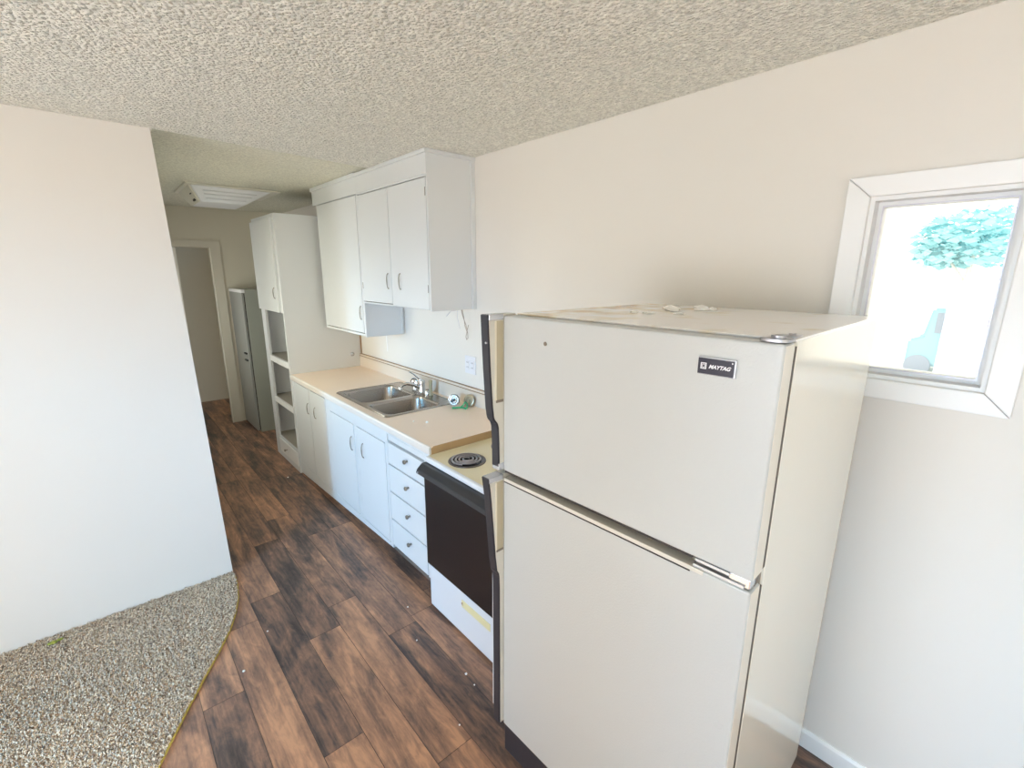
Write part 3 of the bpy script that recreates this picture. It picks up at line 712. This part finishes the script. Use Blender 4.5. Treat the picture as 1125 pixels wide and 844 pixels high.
# ------------------------------------------------------------------ refrigerator (own coordinates: x 0 = door front, y 0 = handle side)
FW = .761; FH = 1.658
fr = thing('refrigerator', (-.908,1.063,0), 'large off-white top-freezer refrigerator with charcoal handles in the foreground', 'refrigerator', rz=R(1.74))
def fo(name, bm, m, parent=fr, smooth=False):
    return obj(name, bm, m, parent, smooth, local=True)
fo('body', bx(.068,.788,-FW,0,.03,FH,bev=.006), 'fr_body')
fo('top_panel', bx(.056,.789,-FW-.0005,.0005,FH-.004,FH+.0015,bev=.002), 'fr_top')
fo('door_gasket', boxes((.0524,.0675,-FW+.0003,-.006,.17,1.125), (.0524,.0675,-FW+.0003,-.006,1.17,1.645)), 'gasket_dark')
fo('center_mullion', bx(.030,.0639,-FW+.004,-.004,1.126,1.170), 'mullion')
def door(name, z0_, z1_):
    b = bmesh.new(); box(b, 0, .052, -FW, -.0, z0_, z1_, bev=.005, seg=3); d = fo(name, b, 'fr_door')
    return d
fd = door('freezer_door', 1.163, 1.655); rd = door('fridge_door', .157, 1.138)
for d, z0_, z1_ in ((fd,1.167,1.651),(rd,.161,1.134)):
    b = bmesh.new(); prism(b, [(.0045,-FW-.0004),(.052,-FW-.0004),(.052,-FW+.004),(.0045,-FW+.004)], 2, z0_, z1_); fo('hinge_edge_trim', b, 'fr_edge', d)
fo('top_edge_trim', bx(-.0012,.03,-FW+.10,-.004,1.1275,1.1385,bev=.001), 'fridge_handle', rd)
fo('dark_line', bx(-.0016,.004,-FW+.13,-.004,1.1240,1.1270), 'gap', rd)
fo('upper_gap_strip', bx(.004,.03,-FW+.13,-.004,1.1570,1.1635), 'gap', fd)
fo('door_closer_plate', boxes((.002,.028,-FW+.015,-FW+.125,1.139,1.146), (-.001,.02,-FW+.045,-FW+.12,1.156,1.1625)), 'silver', fd)
fo('middle_hinge', bx(.006,.05,-FW+.004,-FW+.05,1.139,1.162,bev=.003), 'chrome', fr)
# handles: moulding on the free edge, charcoal strip on its outer face
def handle(parent, prof, z_pocket, top_cap, bottom_cap, name='handle'):
    """prof [(x_inner_of_strip, z)] from top to bottom"""
    b = bmesh.new()
    out = [(x_, z_) for x_, z_ in prof] + [(.050, prof[-1][1]), (.050, prof[0][1])]
    prism(b, out, 1, .0005, .034)
    h = fo(name, b, 'fridge_handle', parent)
    # charcoal strip
    n = len(prof); b = bmesh.new(); th = .006
    pr = [(x_, z_) for x_, z_ in prof]; po = [(x_-th, z_) for x_, z_ in prof]
    prism(b, po + pr[::-1], 1, .001, .033, bev=.0015)
    fo('charcoal_strip', b, 'charcoal', h)
    # grip pocket: cream rim and a flat tan strip painted as the shaded recess
    z0_, z1_ = z_pocket
    fo('grip_rim', boxes((-.034,-.028,-.0012,.001,z0_,z1_)), 'cream', h)
    fo('grip_recess_shade', boxes((-.028,-.0015,-.0006,.001,z0_,z1_)), 'pocket', h)
    fo('grip_foot', boxes((-.030,-.0015,-.0016,.001,z0_-.008,z0_)), 'mullion', h)
    if top_cap: fo('top_cap', bx(prof[0][0]-.001,-.001,-.0022,.033,prof[0][1]-.016,prof[0][1]+.001,bev=.0015), 'silver', h)
    if bottom_cap: fo('bottom_cap', bx(prof[-1][0]-.005,.02,-.001,.033,prof[-1][1]-.012,prof[-1][1]+.012,bev=.002), 'silver', h)
    return h
def smoothed(P):
    out = []
    for (x0_, z0_), (x1_, z1_) in zip(P, P[1:]):
        for k in range(4):
            t_ = k/4; out.append((x0_+(x1_-x0_)*t_, z0_+(z1_-z0_)*t_))
    return out + [P[-1]]
h1 = handle(fd, [(-.056,1.660),(-.0525,1.58),(-.049,1.508),(-.044,1.43),(-.040,1.374),(-.036,1.347),(-.032,1.337),(-.022,1.325),(-.0175,1.311),(-.0150,1.26),(-.0140,1.178)], (1.400,1.641), True, True)
b = bmesh.new(); lathe(b, (-.0585,.013,1.578), (-1,0,0), [(.004,0),(.003,.0012),(0,.0013)], 10); fo('screw', b, 'silver', h1, True)
h2 = handle(rd, [(-.058,1.150),(-.051,1.10),(-.046,1.045),(-.038,.95),(-.031,.860),(-.026,.818),(-.024,.806),(-.018,.795),(-.0150,.780),(-.0135,.74),(-.0125,.40),(-.0125,.168)], (.888,1.128), True, False)
fo('side_trim', bx(-.0165,.045,.0335,.0375,.23,.79), 'white_enamel', h2)
# toe grille
b = bmesh.new(); box(b, .006,.060,-FW+.004,-.001,.035,.1555,bev=.003); kg = fo('toe_grille', b, 'charcoal')
for yy in (-.06, -FW+.06):
    for xx in (.12, .72):
        b = bmesh.new(); lathe(b, (xx,yy,0), (0,0,1), [(0,0),(.018,0),(.018,.012),(.008,.014),(.008,.034),(0,.034)], 14); fo('foot', b, 'black_plastic', fr, True)
# top hinge
b = bmesh.new()
prism(b, rrect(.004,.060,-FW-.002,-FW+.052,.018), 2, 1.6565, 1.6625, bev=.001)
box(b, .056,.105,-FW+.002,-FW+.030,1.6600,1.6640,bev=.001)
lathe(b, (.028,-FW+.022,1.662), (0,0,1), [(.013,0),(.013,.006),(.006,.008),(0,.008)], 16)
lathe(b, (.085,-FW+.016,1.6635), (0,0,1), [(.007,0),(.006,.004),(0,.005)], 12)
fo('top_hinge', b, mat('dull_hinge_metal', (.45,.44,.46), .38, metal=.9), fr, True)
b = bmesh.new(); lathe(b, (0,-.171,1.59), (-1,0,0), [(.006,-.001),(.006,.0012),(.003,.002),(0,.0008)], 16); fo('door_screw', b, 'mullion', fd, True)
b = bmesh.new(); lathe(b, (0.0005,-.733,.775), (-1,0,0), [(.0105,0),(.010,.0010),(.0095,.0010),(.009,0)], 20); fo('plug_button', b, 'fr_door', rd, True)
# badge
bz, by = 1.5965, -.643
bd = fo('badge', bx(-.0045,.0005,by-.0385,by+.0385,bz-.0185,bz+.0185,bev=.0012), 'silver', fd)
fo('badge_face', bx(-.0062,-.0040,by-.0350,by+.0375,bz-.0165,bz+.0160,bev=.0006), mat('badge_navy_black', (.020,.018,.035), .3), bd)
white_ink = mat('badge_white_ink', (.82,.83,.88), .35)
def text(s, size, cy, cz, shear=0, bold=.0, name='lettering', depth=.0004, parent=None):
    cu = bpy.data.curves.new('t', 'FONT'); cu.body = s; cu.size = size; cu.shear = shear; cu.offset = bold; cu.extrude = depth
    cu.align_x = 'CENTER'; cu.align_y = 'CENTER'
    to = bpy.data.objects.new('t', cu); C.objects.link(to)
    dg = bpy.context.evaluated_depsgraph_get(); me_ = bpy.data.meshes.new_from_object(to.evaluated_get(dg))
    bpy.data.objects.remove(to)
    for v in me_.vertices:
        x_, y_, z_ = v.co; v.co = (-.0064 - z_, cy - x_, cz + y_)
    o_ = bpy.data.objects.new(name, me_); C.objects.link(o_); o_.parent = parent; me_.materials.clear(); me_.materials.append(white_ink)
    return o_
text('MAYTAG', .0105, by-.0065, bz-.0005, .35, .00035, parent=bd)
b = bmesh.new()
def rframe(b, y0_, y1_, z0_, z1_, w_, x0_, x1_):
    for q in ((y0_,y1_,z0_,z0_+w_),(y0_,y1_,z1_-w_,z1_),(y0_,y0_+w_,z0_,z1_),(y1_-w_,y1_,z0_,z1_)): box(b, x0_, x1_, *q)
rframe(b, by+.0195, by+.0315, bz-.0065, bz+.0065, .0019, -.0068, -.0061)
rframe(b, by+.0225, by+.0285, bz-.0035, bz+.0035, .0010, -.0068, -.0061)
fo('emblem', b, white_ink, bd)
b = bmesh.new(); lathe(b, (-.0061,by-.0315,bz+.0115), (-1,0,0), [(.0016,0),(.0014,.0006),(0,.0006)], 10); fo('badge_dot', b, white_ink, bd, True)

# plaster chips on the refrigerator top and crumbs on the floor
def chip(name, c, r, seed, label, cat, group, m='plaster', n=1):
    rnd = random.Random(seed); b = bmesh.new()
    blob(b, (c[0],c[1],c[2]+r[2]*.75), r, 2, .22, seed)
    for v in b.verts: v.co.z = max(v.co.z, c[2]+.0003)
    return tag(obj(name, b, m, loc=c), label, cat, group)
FT = FH+.0018
top = [((-.376,.830),(.022,.030,.009),'large white plaster chip near the rear of the refrigerator top'),
       ((-.405,.805),(.016,.020,.006),'flat plaster flake left of the large chip on the refrigerator'),
       ((-.300,.765),(.020,.026,.010),'rearmost lumpy plaster chip on the refrigerator top'),
       ((-.275,.740),(.012,.014,.006),'small plaster crumb beside the rearmost chip on the refrigerator'),
       ((-.555,.800),(.012,.020,.004),'thin flake alone on the refrigerator top toward its door'),
       ((-.570,.840),(.010,.014,.004),'leftmost thin flake on the refrigerator top'),
       ((-.500,.730),(.014,.018,.003),'flat pale flake in the middle of the refrigerator top')]
for k, ((x_, y_), r_, l_) in enumerate(top): chip('plaster_chip', (x_,y_,FT), r_, 30+k, l_, 'plaster chip', 'plaster chips on the refrigerator')
fl = [((-.864,1.779),.004,'pale crumb on the floor in front of the oven drawer'),
      ((-.797,1.456),.006,'brightest white crumb on the planks near the stove'),
      ((-.803,1.385),.0035,'tiny crumb just ahead of the brightest one on the planks'),
      ((-.961,1.273),.0035,'crumb on the planks close to the refrigerator foot'),
      ((-1.549,2.643),.004,'crumb at the corner of the carpet on the planks'),
      ((-1.554,2.133),.006,'flat white smear-like crumb on the brown planks beside the carpet curve'),
      ((-1.405,2.327),.004,'crumb on the dark plank in the middle of the aisle'),
      ((-.78,2.02),.0045,'crumb near the bottom drawer of the drawer cabinet'),
      ((-.765,4.19),.007,'white crumb at the foot of the tall cabinet')]
for k, ((x_, y_), r_, l_) in enumerate(fl): chip('floor_crumb', (x_,y_,.0004), (r_,r_,r_*.6), 60+k, l_, 'crumb', 'crumbs on the plank floor')

# ------------------------------------------------------------------ tall grey cabinet in the hall
uc = thing('utility_cabinet', (-.63,5.95,0), 'tall grey-green metal cabinet standing in the hall beyond the white cabinets', 'cabinet')
obj('body', bx(-.618,-.01,5.660,6.240,.0,1.588,bev=.004), 'util', uc)
d = obj('door', bx(-.650,-.626,5.662,6.238,.02,1.555,bev=.006), 'util_front', uc)
obj('door_seal', bx(-.6265,-.6175,5.668,6.232,.03,1.548), 'gap', uc)
obj('top_cap', bx(-.652,-.615,5.655,6.242,1.556,1.590,bev=.004), 'trim', uc)
for zz in (.90, .825):
    b = bmesh.new(); box(b, -.668,-.6505,5.70,5.80,zz-.008,zz+.008,bev=.003); obj('latch', b, 'dark', d)

# ------------------------------------------------------------------ ceiling light
lf = thing('ceiling_light', (-.84,4.85,H), 'unlit fluorescent ceiling fixture with sloped lens over the kitchen aisle', 'light fixture')
obj('mounting_plate', bx(-1.165,-.478,4.540,5.17,H-.014,H-.001,bev=.002), 'fixture', lf)
b = bmesh.new()
T = [(-1.125,4.575,H-.0145),(-.545,4.575,H-.0145),(-.545,5.14,H-.0145),(-1.125,5.14,H-.0145)]
B_ = [(-1.055,4.66,2.325),(-.735,4.66,2.325),(-.735,5.05,2.325),(-1.055,5.05,2.325)]
hexa(b, B_ + T, bev=.006); ln = obj('lens', b, 'lens', lf)
def lerp(a, c, t_): return tuple(a[i]+(c[i]-a[i])*t_ for i in range(3))
b = bmesh.new()
for t_ in (.30, .52, .78):
    a = lerp(T[0], B_[0], t_); c = lerp(T[1], B_[1], t_)
    a = lerp(a, c, .12); c = lerp(a, c, .88)
    tube(b, [(a[0],a[1]-.004,a[2]-.002), (c[0],c[1]-.004,c[2]-.002)], .0075, 8)
obj('rib', b, 'lens', ln, True)
b = bmesh.new()
for t0_, u0, s_ in ((.35,.42,.030),(.70,.50,.045)):
    a = lerp(T[0], B_[0], t0_); c = lerp(T[3], B_[3], t0_); p = lerp(a, c, u0*.6)
    box(b, p[0]-.012, p[0]+.012, p[1]-s_, p[1]+s_, p[2]-s_*.45, p[2]+s_*.45)
obj('socket_opening', b, 'dark', lf)
b = bmesh.new()
hexa(b, [(-1.072,4.672,2.328),(-1.058,4.672,2.328),(-1.058,5.04,2.328),(-1.072,5.04,2.328),(-1.140,4.59,H-.016),(-1.126,4.59,H-.016),(-1.126,5.13,H-.016),(-1.140,5.13,H-.016)]); obj('end_plate', b, 'fixture', lf)

# ------------------------------------------------------------------ camera
cam = bpy.data.cameras.new('camera'); co = bpy.data.objects.new('camera', cam); C.objects.link(co)
yaw, pit, rol, foc = R(41.30), R(13.412), R(.298), 513.23
fw = V((math.sin(yaw)*math.cos(pit), math.cos(yaw)*math.cos(pit), -math.sin(pit)))
rt = V((math.cos(yaw), -math.sin(yaw), 0)); up = rt.cross(fw)
r2 = rt*math.cos(rol) + up*math.sin(rol); u2 = -rt*math.sin(rol) + up*math.cos(rol)
mw = Matrix((r2, u2, -fw)).transposed().to_4x4(); mw.translation = V((-1.807, 0, 1.779))
co.matrix_world = mw
cam.sensor_fit = 'HORIZONTAL'; cam.sensor_width = 36; cam.lens = foc/1125*36; cam.clip_start = .02; cam.clip_end = 200
sc.camera = co

# ------------------------------------------------------------------ light
wd = bpy.data.worlds.new('sky'); sc.world = wd; wd.use_nodes = True
bg_ = wd.node_tree.nodes['Background']; bg_.inputs['Color'].default_value = (1, .98, .86, 1); bg_.inputs['Strength'].default_value = 2.6
def area(name, loc, to, sx, sy, power, col, spread=180):
    l = bpy.data.lights.new(name, 'AREA'); l.shape = 'RECTANGLE'; l.size = sx; l.size_y = sy; l.energy = power; l.color = col; l.spread = R(spread)
    o_ = bpy.data.objects.new(name, l); C.objects.link(o_); o_.location = loc
    o_.rotation_euler = (V(to)-V(loc)).to_track_quat('-Z', 'Z').to_euler(); return o_
def portal(name, loc, to, sx, sy):
    o_ = area(name, loc, to, sx, sy, 1, (1,1,1)); o_.data.cycles.is_portal = True; return o_
# daylight: sky through an assumed entry door (left), an added opening behind the camera, plus added fills
area('assumed_entry_sky', (-7.5,-.45,2.45), (-.64,2.7,.6), .9, 1.1, 500, (.13,.54,1))  # assumed blue sky light through the unseen door, onto the base cabinets
area('entry_ground_fill', (-6.6,-.30,.05), (-.6,2.6,2.0), .9, .7, 26, (1,.93,.95))  # added low fill through the assumed door, lifting upper cabinets and kitchen ceiling
area('assumed_entry_daylight', (XL-.06,.86,1.03), (0,.86,1.03), .95, 2.0, 80, (.86,.89,1))  # assumed daylight filling the unseen entry door
area('west_fill', (XL-.06,-1.25,1.45), (0,-1.25,1.45), 1.85, 1.25, 12, (.6,.75,1))  # added soft fill through an unseen opening made for it
area('back_fill', (-3.2,-8,2.0), (-2.0,3,1.5), 4.2, 2.4, 12, (1,.75,.6))  # added fill through the unseen opening behind the camera
area('carpet_bounce_fill', (-3.3,-5.2,3.5), (-3.2,.3,0), .8, .5, 150, (.90,.98,1), 26)  # added lamp onto unseen carpet, so its bounce lifts the ceiling
area('hall_fill', (-1.60,5.45,1.35), (0,5.3,1.7), .8, 1.0, 4.2, (.8,.9,1))  # added fill through an assumed, unseen hall opening, to lift the hallway
area('kitchen_fill', (-1.60,3.85,1.22), (0,3.85,1.15), 1.0, .7, 9.6, (.96,1,.86))  # added fill from an unseen opening, to brighten the kitchen
portal('window_portal', (.10,.247,1.734), (-1,.247,1.734), .33, .54)

sc.cycles.use_denoising = True
try: sc.cycles.denoiser = 'OPENIMAGEDENOISE'
except Exception: pass
sc.cycles.max_bounces = 10; sc.cycles.diffuse_bounces = 6; sc.cycles.glossy_bounces = 4; sc.cycles.transparent_max_bounces = 8
sc.cycles.sample_clamp_indirect = 8; sc.cycles.caustics_reflective = False; sc.cycles.caustics_refractive = False
sc.view_settings.view_transform = 'Standard'; sc.view_settings.look = 'None'; sc.view_settings.gamma = 1
sc.view_settings.use_curve_mapping = False; sc.view_settings.exposure = -0.06
